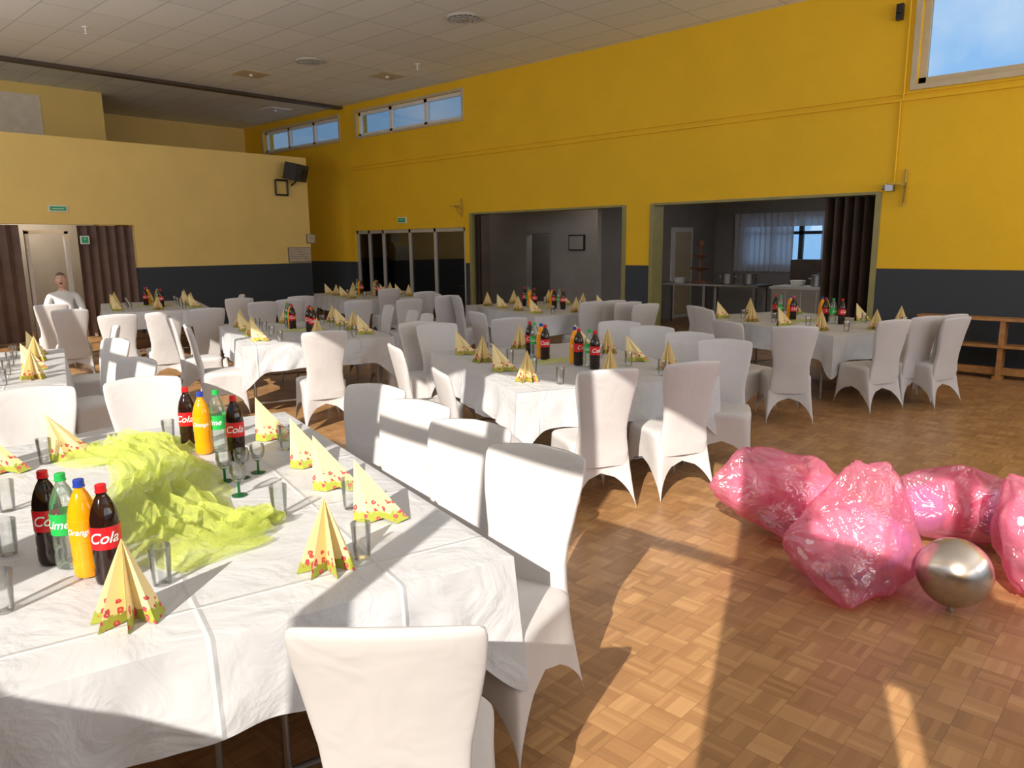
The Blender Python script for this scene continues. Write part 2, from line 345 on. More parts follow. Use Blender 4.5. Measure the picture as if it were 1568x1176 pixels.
mb=MB(); accordion(mb,(o1[0]+.06,D+.15,0),(o1[0]+.3,D+.15,0),.02,2.38,.1,5); mb.obj('door_5',[M_dark])
zp=3.62
mb=MB(); mb.box(-16,XR,D-.04,D,zp-.02,zp+.02); mb.box(-16,XR,D-.03,D,zp+.07,zp+.085)
xv=wx(1405,200).x; mb.tube((xv,D-.03,zp),(xv,D-.03,2.55),.012); mb.tube((xv+.03,D-.03,5.1),(xv+.03,D-.03,zp),.012)
mb.obj('trim_4',[M_yel])
# kitchen contents
mb=MB(); mb.box(-8.9,-6.5,14.1,14.8,.86,.9); [mb.box(x-.03,x+.03,y-.03,y+.03,0,.86) for x in (-8.8,-7.7,-6.6) for y in (14.2,14.7)]; mb.obj('kitchen_counter',[M_metal])
mb=MB(); mb.box(-6.3,-5.1,14.3,14.95,0,.84,0); mb.box(-6.33,-5.07,14.27,14.98,.84,.89,1)
for x in (-6.0,-5.7,-5.4): mb.box(x-.01,x+.01,14.285,14.3,.08,.8,1)
mb.obj('kitchen_stove',[M_beige,M_white])
mb=MB(); mb.box(-6.9,-5.2,16.6,17.2,0,1.35,0); mb.box(-6.1,-6.08,16.58,16.6,.1,1.3,1); mb.obj('dark_cabinet',[M_dark,M_black])
mb=MB(); mb.lathe([(0,0),(.16,0),(.17,.03),(.03,.06),(.03,.25),(.2,.3),(.22,.33),(.03,.34),(.03,.52),(.15,.56),(.17,.6),(.03,.6),(.03,.75),(.08,.8),(.05,.88),(0,.92)],20); mb.obj('tiered_stand',[mat('brown_copper',(.25,.12,.07),.35,.2)],50,loc=(-7.96,14.45,.9))
mb=MB(); mb.lathe([(0,0),(.12,0),(.15,.1),(.14,.11),(0,.03)],20); BOWL=mb.mesh('serving_bowl',[M_white],50); put('serving_bowl',BOWL,(-5.9,14.6,.89)); put('serving_bowl',BOWL,(-8.4,14.4,.9))
mb=MB(); mb.lathe([(0,0),(.13,0),(.14,.01),(.14,.2),(.145,.205),(.145,.215),(.05,.235),(.02,.24),(.02,.26),(0,.265)],24); mb.box(-.19,-.13,-.02,.02,.14,.16); mb.box(.13,.19,-.02,.02,.14,.16); POT=mb.mesh('cooking_pot',[M_metal],40)
for x,y,z in ((-5.5,14.6,.89),(-7.3,14.45,.9),(-6.85,14.5,.9)): put('cooking_pot',POT,(x,y,z))
mb=MB(); mb.box(-10.75,-10.3,13.46,13.5,1.6,1.95,0); mb.box(-10.72,-10.33,13.45,13.46,1.63,1.92,1); mb.obj('framed_picture',[M_black,M_grey])
mb=MB(); mb.box(-9.2,-9.14,15.3,16.2,0,2.1,0); mb.box(-9.14,-9.12,15.4,16.1,.1,2.0,1); mb.obj('door_7',[M_white,M_cream])
def point_fill(name,loc,en,r=.12,col=(1,.9,.78)):
    l=bpy.data.lights.new(name,'POINT'); l.energy=en; l.shadow_soft_size=r; l.color=col
    o=bpy.data.objects.new(name,l); bpy.context.collection.objects.link(o); o.location=loc
point_fill('kitchen_ceiling_lamp',(-6,14.5,2.6),20); point_fill('lobby_ceiling_lamp',(-9.9,12.6,2.6),8); point_fill('corridor_ceiling_lamp',(-17.4,4.7,2.6),45); point_fill('lobby_ceiling_lamp',(-14,12.6,2.6),5); point_fill('back_hall_lamp',(-11.7,14.4,2.4),14)  # unseen point lights added to brighten the back rooms and corridor
# ---------------------------------------------------------------- sun & world
w=bpy.data.worlds.new('sky'); bpy.context.scene.world=w; w.use_nodes=True; n=w.node_tree
bg=n.nodes['Background']; tc=n.nodes.new('ShaderNodeTexCoord'); no=n.nodes.new('ShaderNodeTexNoise'); no.inputs['Scale'].default_value=5; no.inputs['Detail'].default_value=6
n.links.new(tc.outputs['Generated'],no.inputs['Vector'])
r=n.nodes.new('ShaderNodeValToRGB'); r.color_ramp.elements[0].position=.50; r.color_ramp.elements[1].position=.78
r.color_ramp.elements[0].color=(.27,.55,.93,1); r.color_ramp.elements[1].color=(.85,.93,1,1)
n.links.new(no.outputs['Fac'],r.inputs[0]); n.links.new(r.outputs[0],bg.inputs[0]); bg.inputs[1].default_value=1.0
az=math.radians(112.5); el=math.radians(30)
sd=Vector((math.cos(az)*math.cos(el),math.sin(az)*math.cos(el),-math.sin(el)))
sl=bpy.data.lights.new('sun','SUN'); sl.energy=8.2; sl.angle=.006; sl.color=(1,.91,.78)
so=bpy.data.objects.new('sun',sl); bpy.context.collection.objects.link(so); so.rotation_euler=sd.to_track_quat('-Z','Y').to_euler(); so.location=(3,-8,8)
def area_fill(loc,sx,sy,dirv,L,col):  # added area fills, set inside the windows to brighten hall and ceiling
    l=bpy.data.lights.new('window_daylight','AREA'); l.shape='RECTANGLE'; l.size=sx; l.size_y=sy; l.energy=L*math.pi*sx*sy; l.color=col
    o=bpy.data.objects.new('window_daylight',l); bpy.context.collection.objects.link(o); o.location=loc; o.rotation_euler=Vector(dirv).to_track_quat('-Z','Y').to_euler()
for i,(a,b) in enumerate(wins): area_fill(((a+b)/2,YB+.75,3.1),b-a,2.2,(0,1,.8),(.5,.6,2.2,2.8,3.2,3.6)[i],(1,.98,.98))
area_fill((1.7,YB+.45,3.85),1.9,.9,(0,1,.8),1.0,(1,.98,.98))
for i,(a,b) in enumerate(ew): area_fill((XR-1.3,(a+b)/2,2.9),b-a,3.2,(-1,0,1.0),(2.6,4.0,4.6)[i],(1,.985,.99))
# ---------------------------------------------------------------- chair
def chair_mesh():
    mb=MB(); N=72; hx=.215; y0,y1=-.20,.24; cy=(y0+y1)/2; hy=(y1-y0)/2
    def sp(a,k=6):
        c,s=math.cos(a),math.sin(a)
        return (math.copysign(abs(c)**(2/k),c),math.copysign(abs(s)**(2/k),s))
    rings=[]
    for sc,z in ((.02,.487),(.3,.486),(.6,.482),(.85,.476),(.95,.468)):
        rings.append([(hx*sc*sp(2*math.pi*i/N)[0],cy+hy*sc*sp(2*math.pi*i/N)[1],z) for i in range(N)])
    L=9
    for j in range(L+1):
        t=j/L; rg=[]
        for i in range(N):
            a=2*math.pi*i/N; ux,uy=sp(a); s=min(abs(ux),abs(uy))/max(abs(ux),abs(uy))
            zb=.25*(max(0,1-s**2.2))**.7
            z=.452-(.452-zb)*t
            x=hx*ux; y=cy+hy*uy
            k=s**3
            x+=math.copysign(.03,x)*t*k; y+=(.03 if uy>0 else -.10)*(t**1.3)*k
            pin=1-.09*math.sin(math.pi*min(1,t*.7))*(1-s)
            rg.append((x*pin,cy+(y-cy)*pin,z))
        rings.append(rg)
    mb.loft(rings,0,False)
    W=[(.30,.185,.02),(.40,.19,.028),(.48,.178,.03),(.56,.170,.03),(.64,.176,.028),(.72,.190,.026),(.80,.203,.024),(.87,.213,.022),(.92,.217,.02),(.95,.217,.018),(.968,.213,.014),(.976,.20,.006)]
    rings=[]; K=40
    for z,hw,th in W:
        q=max(0,(z-.45)/.52); yc=-.19-.13*q**1.15; rg=[]
        for i in range(K):
            ux,uy=sp(2*math.pi*i/K,4); x=hw*ux
            zz=z-.016*(x/.2)**2*max(0,min(1,(z-.6)/.25))
            rg.append((x,yc+th*uy+.9*x*x*min(1,q*1.5),zz))
        rings.append(rg)
    mb.loft(rings,0,True)
    return mb.mesh('dining_chair',[M_chair],60)
CH_ME=chair_mesh()
# ---------------------------------------------------------------- tables
def table(cx,cy,ang,L,Wd,seed):
    e=empty('dining_table',(cx,cy,0),ang); mb=MB()
    per=[];hl,hw=L/2,Wd/2; step=.02
    def seg(x0,y0,x1,y1,nx,ny):
        n=int(math.hypot(x1-x0,y1-y0)/step)
        for i in range(n):
            t=i/n; per.append((x0+(x1-x0)*t,y0+(y1-y0)*t,nx,ny))
    seg(-hl,-hw,hl,-hw,0,-1); seg(hl,-hw,hl,hw,1,0); seg(hl,hw,-hl,hw,0,1); seg(-hl,hw,-hl,-hw,-1,0)
    ph=seed*1.37; rings=[]; Lv=13
    rings.append([(x*.985,y*.985,.757) for x,y,_,_ in per])
    for j in range(Lv+1):
        t=j/Lv; rg=[]
        for k,(x,y,nx,ny) in enumerate(per):
            dc=math.hypot(hl-abs(x),hw-abs(y)); c=math.exp(-(dc/.13)**2)
            dr=.27+.20*c+.02*noise.noise((x*2,y*2,ph))
            s=k*step
            fold=.018*math.sin(s*15+ph+2.5*noise.noise((s,ph,1))+1.6*t)+.035*noise.noise((s*2.3,ph,0))+.026*(abs(noise.noise((s*5+t*1.3,ph,2)))-.2)+.014*noise.noise((s*9,ph,t*1.6))
            near=math.exp(-((dc-.16)/.08)**2)
            o=.006+.028*t+t*fold*(1-.5*c)+.015*t*c-.03*t*near
            dx=nx*(1-c)+c*.7*math.copysign(1,x); dy=ny*(1-c)+c*.7*math.copysign(1,y)
            rg.append((x+dx*o,y+dy*o,.752-dr*t))
        rings.append(rg)
    mb.loft(rings,0,False); n=len(per); mb.f.append(list(range(n))); mb.m.append(0)
    mb.obj('tablecloth',[M_cloth],50,parent=e)
    lg=MB(); lg.box(-hl+.02,hl-.02,-hw+.02,hw-.02,.715,.745,1)
    for sx in (-1,1):
        for yy in (-hw+.12,-.1,.1,hw-.12):
            lg.tube((sx*(hl-.25),yy,0),(sx*(hl-.25),yy,.72),.014)
        lg.tube((sx*(hl-.25),-hw+.12,.1),(sx*(hl-.25),hw-.12,.1),.012)
    lg.obj('frame',[M_metal,M_wood],parent=e)
TB={}
def tb(key,c,ang,L,W): TB[key]=(c[0],c[1],ang,L,W); table(c[0],c[1],ang,L,W,key)
def corners(A,B,C): return [UZ(p[0],p[1],.755) for p in (A,B,C)]
a,b,c=corners((800,868),(455,650),(205,1025))
an=math.atan2(a.y-b.y,a.x-b.x); ux=Vector((math.cos(an),math.sin(an),0)); uy=Vector((-ux.y,ux.x,0))
L1=(a-b).length+.15; cc=a-ux*L1/2-uy*.8; tb(1,cc,an,L1,1.6)
a,b,c=corners((797,612),(668,548),(1135,588))
an=math.atan2(a.y-b.y,a.x-b.x); cc=a+(b-a)/2+(c-a)/2; tb(2,cc,an,(a-b).length,1.65)
a,b,c=corners((385,542),(350,512),(600,522))
an=math.atan2(a.y-b.y,a.x-b.x); cc=a+(b-a)/2+(c-a)/2; tb(3,cc,an,2.3,1.6)
a,b,c=corners((103,600),(115,562),(90,610))
an=math.radians(-16); ux=Vector((math.cos(an),math.sin(an),0)); uy=Vector((-ux.y,ux.x,0)); tb(4,a-ux*1.2-uy*.8,an,2.4,1.6)
tb(5,UZ(240,478,.755),math.radians(-18),2.4,1.6)
tb(6,UZ(575,461,.755),math.radians(-18),2.4,1.6)
tb(7,UZ(848,481,.755),math.radians(-20),2.4,1.6)
a,b,c=corners((1315,532),(1068,497),(1478,508))
tb(8,a+(b-a)/2+(c-a)/2,math.atan2(a.y-b.y,a.x-b.x),2.5,1.7)
VC=(.22,-.97); VM=(.42,-.9)
chairs=[(592,603,1,VC),(655,628,1,VC),(740,660,1,VC),(842,700,1,VC),(598,985,1,(-.68,.73)),(240,612,1),(50,640,1),
 (185,530,4,(.2,-.97)),(218,560,4,(.3,-.95)),(150,512,4),
 (300,508,3),(262,495,3),(600,478,3),(645,492,3),(508,518,3),(565,490,3),
 (612,540,2),(682,578,2),(958,578,2),(1088,566,2),(1135,532,2,VM),(1075,520,2,VM),(1015,512,2,VM),(965,505,2,VM),(655,503,2),(700,512,2),
 (1245,510,8,(-.6,.8)),(1130,502,8),(1405,500,8),(1500,496,8),(1430,486,8),(1340,484,8),(1140,476,8),(1095,482,8),
 (740,487,7),(800,497,7),(880,466,7),(925,466,7),(985,472,7),(1012,475,7),(725,462,7),(690,458,7),
 (185,492,5),(255,488,5),(325,482,5),(80,476,5),(108,484,5),(345,462,5),(375,466,5),(410,472,5),
 (470,463,6),(455,468,6),(665,456,6),(700,462,6),(640,468,6),(560,470,6),(600,450,6)]
for ch in chairs:
    px,py,k=ch[:3]
    p=UZ(px,py,.965); cx,cy,an,L,W=TB[k]
    ux=Vector((math.cos(an),math.sin(an))); uy=Vector((-ux.y,ux.x)); q=Vector((p.x-cx,p.y-cy)); lx,ly=q.dot(ux),q.dot(uy)
    ex,ey=abs(lx)-L/2,abs(ly)-W/2
    fdir=-ux*math.copysign(1,lx) if ex>ey else -uy*math.copysign(1,ly)
    e=max(ex,ey); push=max(0,.50-e)
    if len(ch)>3: fdir=Vector(ch[3]).normalized(); push=max(0,.36-e) if k!=1 else 0
    c=Vector((p.x,p.y))+fdir*.31-fdir*push
    rz=math.atan2(-fdir.x,fdir.y)+(random.uniform(-.07,.07) if k>1 else 0)
    put('dining_chair',CH_ME,(c.x,c.y,0),rz)
# ---------------------------------------------------------------- bottles
def bottle(name,liq,lab,cap,word,size=.046):
    mb=MB()
    pr=[(0,.004),(.030,0),(.037,.004),(.041,.018),(.041,.05),(.039,.06),(.041,.07),(.041,.115),(.0425,.116),(.0425,.185),(.041,.186),(.040,.205),(.033,.235),(.022,.262),(.0145,.275),(.0145,.283),(.017,.284),(.017,.287),(.0155,.288),(.0155,.305),(.014,.307),(0,.307)]
    mb.lathe(pr,28,[0]*8+[1]+[0]*6+[2]*6)
    cu=bpy.data.curves.new('t','FONT'); cu.body=word; cu.size=size; cu.align_x='CENTER'; cu.align_y='CENTER'; cu.shear=.35; cu.offset=.0006
    o=put('t',cu); dg=bpy.context.evaluated_depsgraph_get(); dg.update(); tm=bpy.data.meshes.new_from_object(o.evaluated_get(dg))
    for off in (0,math.pi):
        mb.add([(.0437*math.cos(off+v.co.x/.0437),.0437*math.sin(off+v.co.x/.0437),.151+v.co.y) for v in tm.vertices],[tuple(p.vertices) for p in tm.polygons],3)
    bpy.data.objects.remove(o)
    return mb.mesh(name,[liq,lab,cap,M_lab],35)
B={'cola':('cola_bottle',bottle('cola_bottle',M_cola,M_red,M_red,'Cola')),'orange':('orange_soda_bottle',bottle('orange_soda_bottle',M_orange,M_orange,M_blue,'Orange',.026)),
   'clear':('lemonade_bottle',bottle('lemonade_bottle',M_clear,M_glab,M_glab,'Lime',.038))}
def tumbler():
    mb=MB(); mb.lathe([(0,.0),(.024,0),(.026,.004),(.033,.12),(.0325,.121),(.031,.12),(.0245,.012),(0,.01)],24,0); return mb.mesh('drinking_glass',[M_tum],50)
def wine():
    mb=MB(); mb.lathe([(0,0),(.030,0),(.031,.003),(.006,.008),(.005,.05),(.012,.055),(.028,.075),(.033,.10),(.030,.13),(.029,.13),(.031,.10),(.02,.072),(0,.062)],24,[1]*5+[0]*7); return mb.mesh('wine_glass',[M_tum,M_green],50)
G_ME=tumbler(); W_ME=wine()
def fan():
    mb=MB()
    pk=[-62,-22,20,60]; R=[.105,.112,.112,.10]; base=[(-.075,.055,0)]
    for i,a in enumerate(pk):
        r_=math.radians(a); base.append((R[i]*math.sin(r_),-R[i]*math.cos(r_)+.03,0))
        if i<3:
            m_=math.radians((a+pk[i+1])/2); base.append((.030*math.sin(m_),-.030*math.cos(m_)+.03,.002))
    base.append((.075,.055,0))
    for off in (0,.0035):
        tip=(0,.012+off,.232-off); b2=[(x,y+off,z) for x,y,z in base]
        mid=[(x*.52,(y-.012)*.52+.012,.232*.49) for x,y,z in b2]
        n_=len(b2); mb.add([tip]+mid+b2,[(0,i+1,i+2) for i in range(n_-1)]+[(1+i,n_+1+i,n_+2+i,2+i) for i in range(n_-1)])
    return mb.mesh('folded_napkin',[M_nap])
def sail():
    mb=MB()
    for o in (0,.005):
        base=[(-.085,-.035+o),(-.02,-.05+o),(.02,-.015+o),(.08,-.045+o),(.115,-.005),(.08,.03-o),(.02,.01-o),(-.02,.045-o),(-.085,.03-o)]
        vs=[(-.085,0,.225-o)]+[(x,y,0 if abs(y)>.016 else .008) for x,y in base]
        mb.add(vs,[(0,i+1,i+2) for i in range(len(base)-1)]+[(0,len(base),1)])
    return mb.mesh('folded_napkin_side',[M_nap])
FAN=fan(); SAIL=sail()
ZT=.759
def on(px,py): return UZ(px,py,ZT)
def pl(name,me,px,py,rz=0,rot=None,sc=None):
    p=on(px,py); return put(name,me,(p.x,p.y,ZT),rz,rot=rot,sc=sc)
face=math.radians(-38)
for k,px,py in [('cola',84,878),('clear',111,884),('orange',140,897),('cola',174,908),('cola',297,698),('orange',320,708),('clear',344,704),('cola',371,717)]:
    pl(B[k][0],B[k][1],px,py,face+random.uniform(-.3,.3))
for px,py,r in [(200,970,43),(512,890,50)]: pl('folded_napkin',FAN,px,py,math.radians(r))
for px,py,r in [(486,728,40),(524,762,38),(592,810,36),(428,686,40),(112,715,75),(5,738,60)]: pl('folded_napkin',SAIL,px,py,math.radians(r))
for px,py in [(566,872),(254,912),(14,866),(6,955),(265,692),(72,724),(548,794),(447,702),(12,798),(437,806)]: pl('drinking_glass',G_ME,px,py)
for px,py in [(352,752),(380,746),(404,738),(374,774)]: pl('wine_glass',W_ME,px,py)
def dress(k):
    cx,cy,an,L,W=TB[k]; rnd=random.Random(k*5)
    ux=Vector((math.cos(an),math.sin(an),0)); uy=Vector((-ux.y,ux.x,0)); c=Vector((cx,cy,ZT))
    seq=['cola','clear','orange','cola','orange','cola','clear','cola']
    for i,s in enumerate(seq):
        p=c+ux*((i%4)*.11-.165+(.3 if i>3 else -.3))+uy*((i//4)*.16-.08+rnd.uniform(-.03,.03)); put(B[s][0],B[s][1],p,face+rnd.uniform(-.5,.5))
    for sgn in (-1,1):
        for i in range(4):
            t=(i-1.5)*L/4.4
            p=c+ux*t+uy*sgn*(W/2-.22)
            put('folded_napkin',FAN if (i+k)%2 else SAIL,p,rnd.uniform(.5,1.0))
            p=c+ux*(t+.19)+uy*sgn*(W/2-.40); put('drinking_glass',G_ME,p)
        p=c+ux*sgn*(L/2-.2); put('folded_napkin',FAN,p,.7)
    e=put('tulle_table_runner',None,c,an); mbt=MB(); nu,nv=40,10; vs=[]
    for i in range(nu+1):
        for j in range(nv+1):
            x=(i/nu-.5)*.22; y=(j/nv-.5)*.6; hh=.004+.04*abs(noise.noise((x*9,y*9,k)))
            vs.append((x,y,hh if j not in (0,nv) else .002))
    mbt.add(vs,[(i*(nv+1)+j,(i+1)*(nv+1)+j,(i+1)*(nv+1)+j+1,i*(nv+1)+j+1) for i in range(nu) for j in range(nv)])
    mbt.obj('tulle',[M_tulle],80,parent=e)
for k in range(2,9): dress(k)
# ---------------------------------------------------------------- tulle
pts=[on(*q) for q in [(185,702),(235,714),(262,745),(250,785),(285,830),(345,850),(420,830)]]
def tulle(pts,wid,seed,zoff,amp):
    mb=MB(); nu,nv=150,80; vs=[]
    for i in range(nu+1):
        t=i/nu*(len(pts)-1); k=min(int(t),len(pts)-2); fr=t-k; fr=fr*fr*(3-2*fr)
        p=pts[k].lerp(pts[k+1],fr); d=(pts[min(k+2,len(pts)-1)]-pts[max(0,k-1)]).normalized(); nrm=Vector((-d.y,d.x,0))
        w_=wid*(.85+.5*noise.noise((t*.9,seed,0)))*min(1,.45+i/10,.45+(nu-i)/10)
        for j in range(nv+1):
            s=j/nv*2-1; q=p+nrm*(s*w_/2+.04*noise.noise((s*2,t*2,seed)))+d*.09*noise.noise((s*3,t,seed+4))
            # loose gathered folds running along the runner
            ss=s*3.2+seed+1.3*noise.noise((t*.8,seed,3))
            f1=1-abs(noise.noise((ss,t*.55,seed*3)))*2.6; f2=1-abs(noise.noise((ss*2.3,t*1.6,seed)))*2.2
            h=zoff+amp*(.060*max(0,f1)+.022*max(0,f2))*(1-abs(s)**3)+.003
            vs.append((q.x,q.y,ZT+h))
    fs=[(i*(nv+1)+j,(i+1)*(nv+1)+j,(i+1)*(nv+1)+j+1,i*(nv+1)+j+1) for i in range(nu) for j in range(nv)]
    mb.add(vs,fs); return mb
e=empty('tulle_table_runner')
tulle(pts,.58,1.3,0,.8).obj('layer_1',[M_tulle],80,parent=e); tulle(pts,.44,5.1,.006,1.2).obj('layer_2',[M_tulle],80,parent=e)
# ---------------------------------------------------------------- bags
bcol=[mat('pink_balloon',(.90,.28,.44),.2),mat('lilac_balloon',(.45,.33,.72),.2),mat('rose_balloon',(.92,.60,.70),.2),mat('blue_balloon',(.28,.28,.62),.2)]
def bag(loc,spheres,spikes,seed,cols=None):
    e=empty('pink_balloon_sack',loc,YAW); pts=[]
    for (x,y,z,r) in spheres:
        for i in range(60):
            zz=1-2*(i+.5)/60; ph=i*2.399; q=math.sqrt(1-zz*zz); pts.append(Vector((x+r*q*math.cos(ph),y+r*q*math.sin(ph),max(.01,z+r*zz))))
    pts+= [Vector(s) for s in spikes]
    bm=bmesh.new(); [bm.verts.new(p) for p in pts]; bmesh.ops.convex_hull(bm,input=bm.verts); bm.faces.ensure_lookup_table()
    bv=BVHTree.FromBMesh(bm); bm.free()
    c=Vector((spheres[0][0],spheres[0][1],spheres[0][2]))
    b2=bmesh.new(); bmesh.ops.create_icosphere(b2,subdivisions=6,radius=1)
    for v in b2.verts:
        d=v.co.normalized(); h=bv.ray_cast(c,d)
        v.co=h[0] if h[0] else c+d*.2
    for _ in range(10): bmesh.ops.smooth_vert(b2,verts=b2.verts,factor=.5,use_axis_x=True,use_axis_y=True,use_axis_z=True)
    sv=[Vector(s) for s in spikes]
    for v in b2.verts:
        d=(v.co-c).normalized(); q=v.co.copy()
        wob=Vector((noise.noise(q*5),noise.noise(q*5+Vector((9,0,0))),0))*.12
        r1=abs(noise.noise(Vector((q.x*5,q.y*5,q.z*2.2))+wob*5+Vector((seed,0,0)))); r3=noise.noise(q*3+Vector((seed,9,0)))
        r4=abs(noise.noise((q+wob)*9+Vector((seed,2,0))))
        disp=.040*r1-.022*r3+.014*r4
        for s_ in sv:
            dd=(q-s_).length; g=math.exp(-(dd/.22)**2)
            if g>.02:
                ax=(s_-c).normalized(); t1=ax.orthogonal().normalized(); t2=ax.cross(t1); rel=q-s_
                an=math.atan2(rel.dot(t2),rel.dot(t1)); disp+=g*.014*(1+math.sin(an*8+seed+8*r1))*min(1,dd/.06)
        v.co=q-d*disp
        v.co.z=max(v.co.z,.004)
    me=bpy.data.meshes.new('sack'); b2.to_mesh(me); b2.free(); me.materials.append(M_bag); me.polygons.foreach_set('use_smooth',[True]*len(me.polygons))
    put('sack',me,parent=e)
    for i,(x,y,z,r) in enumerate(spheres):
        mb=MB(); rr=r*.80; mb.lathe([(rr*math.sin(math.pi*k/16)*(1-.12*max(0,(k-8)/8)),rr*math.cos(math.pi*k/16)) for k in range(17)],24)
        mb.obj('balloon_%d'%(i+1),[bcol[cols[i] if cols else (i+int(seed))%4]],80,parent=e,loc=(x,y,max(z,rr+.03)))
bag((-1.72,4.27,0),[(0,0,.24,.23),(-.2,.04,.27,.2),(.2,0,.21,.2),(.02,.1,.32,.18)],[(-.55,-.05,.33),(.44,-.1,.08),(-.02,-.3,.02),(-.32,0,.56),(.25,.1,.48)],0,[0,2,0,2])
bag((-1.18,3.83,0),[(0,0,.24,.24),(-.0,0,.34,.14),(.17,.05,.2,.18),(-.19,0,.2,.17)],[(-.02,0,.73),(.17,0,.71),(-.16,-.38,.0),(.42,-.05,.1),(-.40,0,.25)],2,[2,0,1,2])
bag((-.93,4.81,0),[(0,0,.24,.23),(.2,-.12,.2,.19),(-.2,0,.2,.18)],[(-.36,0,.42),(.4,0,.2),(.1,0,.48)],5,[0,3,1])
bag((-.45,4.50,0),[(0,0,.28,.27),(.2,0,.22,.2),(-.15,-.1,.36,.18)],[(-.25,0,.62),(-.3,-.3,.02)],8,[2,0,2])
bag((.35,4.9,0),[(0,0,.27,.26),(.2,0,.22,.2),(-.15,.1,.3,.18)],[(.15,0,.55),(-.3,-.2,.02)],11,[0,2,1])
mb=MB(); rr=.165; mb.lathe([(rr*math.sin(math.pi*k/24)*(1-.10*max(0,(12-k)/12)),rr+.03-rr*math.cos(math.pi*k/24)) for k in range(25)],40)
mb.lathe([(0,0.004),(.016,0.002),(.008,.03),(.02,.045)],16)
mb.obj('silver_balloon',[mat('silver_foil',(.50,.45,.40),.26,.03,metal=.9)],80,loc=(-.72,3.84,0))
# ---------------------------------------------------------------- ceiling fixtures
def vent(px,py,r):
    p=UZ(px,py,H); mb=MB(); mb.lathe([(0,-.012),(r*.96,-.012),(r,-.03),(r*1.08,-.03),(r*1.12,0)],40,[1,0,0,0])
    for i in range(14):
        q=Matrix.Rotation(2*math.pi*i/14,4,'Z'); mb.box(r*.28,r*.95,-.007,.007,-.03,-.012,0,q)
    mb.lathe([(0,-.034),(r*.2,-.034),(r*.22,-.012)],24,0)
    mb.lathe([(r*.6,-.012),(r*.6,-.031),(r*.63,-.031),(r*.63,-.012)],32,0)
    mb.obj('ceiling_vent',[M_beige,M_black],40,loc=(p.x,p.y,H))
vent(725,27,.24); vent(485,95,.24)
for i,(px,py) in enumerate([(605,118),(430,171),(392,115)]):
    p=UZ(px,py,H); mb=MB(); mb.box(-.3,.3,-.3,.3,-.012,0,0); mb.box(-.26,.26,-.26,.26,-.02,-.012,0); mb.lathe([(0,-.06),(.03,-.05),(.04,-.02)],16,1); mb.obj('ceiling_panel',[M_cream if i!=1 else M_white,M_white],loc=(p.x,p.y,H))
for px,py in [(133,42),(652,100)]:
    p=UZ(px,py,H); mb=MB(); mb.lathe([(.05,0),(.05,-.015),(.015,-.02),(.01,-.09),(.03,-.1),(.03,-.11),(0,-.11)],16); mb.obj('ceiling_sprinkler',[M_white],40,loc=(p.x,p.y,H))
# ---------------------------------------------------------------- wall fixtures
p=U(462,269,0,PX+.35)
E=empty('loudspeaker',p,0); e=put('tilted_box',None,(0,0,0),parent=E,rot=(0,.25,.5))
mb=MB(); mb.box(-.16,.16,-.26,.26,-.19,.19,0); mb.box(.16,.175,-.24,.24,-.17,.17,1)
mb.lathe([(0,0),(.08,.0),(.12,.02)],24,0,Matrix.Translation((.176,.08,0))@Matrix.Rotation(math.pi/2,4,'Y')); mb.obj('cabinet',[M_black,mat('speaker_grille',(.05,.05,.05),.7)],parent=e)
mb=MB(); q=U(455,290,0,PX)-p; mb.tube((q.x+.01,q.y,q.z),(q.x+.35,q.y,-.15),.02); mb.tube((q.x+.01,q.y,q.z+.2),(q.x+.3,q.y,0),.02)
a=U(430,281,0,PX+.05)-p; b=U(450,305,0,PX+.05)-p
for (y0,z0,y1,z1) in ((a.y,a.z,b.y,a.z),(b.y,a.z,b.y,b.z),(b.y,b.z,a.y,b.z),(a.y,b.z,a.y,a.z)): mb.tube((a.x,y0,z0),(a.x,y1,z1),.022)
mb.obj('mount',[M_black],parent=E)
def flat(name,px,py,w_,h_,mats,axis,val,bars=0):
    p=U(px,py,axis,val); mb=MB()
    if axis==0:
        mb.box(0,.03,-w_/2,w_/2,-h_/2,h_/2,0); mb.box(.03,.034,-w_/2+.02,w_/2-.02,-h_/2+.02,h_/2-.02,1)
        for i in range(bars): z=h_/2-.06-(h_-.1)*i/max(1,bars); mb.box(.034,.036,-w_/2+.06,w_/2-.06-(.1 if i%2 else 0)*w_,z-.008,z+.004,2)
    else:
        mb.box(-w_/2,w_/2,-.03,0,-h_/2,h_/2,0); mb.box(-w_/2+.02,w_/2-.02,-.034,-.03,-h_/2+.02,h_/2-.02,1)
        for i in range(bars): z=h_/2-.06-(h_-.1)*i/max(1,bars); mb.box(-w_/2+.06,w_/2-.06,-.036,-.034,z-.008,z+.004,2)
    mb.obj(name,mats,loc=p)
flat('exit_sign',90,326,.32,.12,[M_white,M_sign,M_white],0,PX,1)
flat('exit_sign',629,344,.3,.14,[M_white,M_sign,M_white],1,D,1)
flat('first_aid_sign',132,375,.16,.16,[M_white,M_sign,M_white],0,PX,1)
M_paper=mat('aged_paper_notice',(.6,.5,.35),.7,.15)
flat('notice_board',468,398,.62,.36,[M_metal,M_paper,M_metal],0,PX,5)
flat('notice_board',485,373,.24,.22,[M_metal,M_paper,M_metal],0,PX,3)
p=wx(1393,293); mb=MB(); mb.box(-.05,.05,-.12,0,-.05,.05); mb.lathe([(0,0),(.03,0),(.035,.05)],16,0,Matrix.Translation((-.05,-.06,-.0))@Matrix.Rotation(-math.pi/2,4,'Y')); mb.obj('security_camera',[M_metal],loc=p)
M_brass=mat('brass_bracket',(.5,.35,.08),.5)
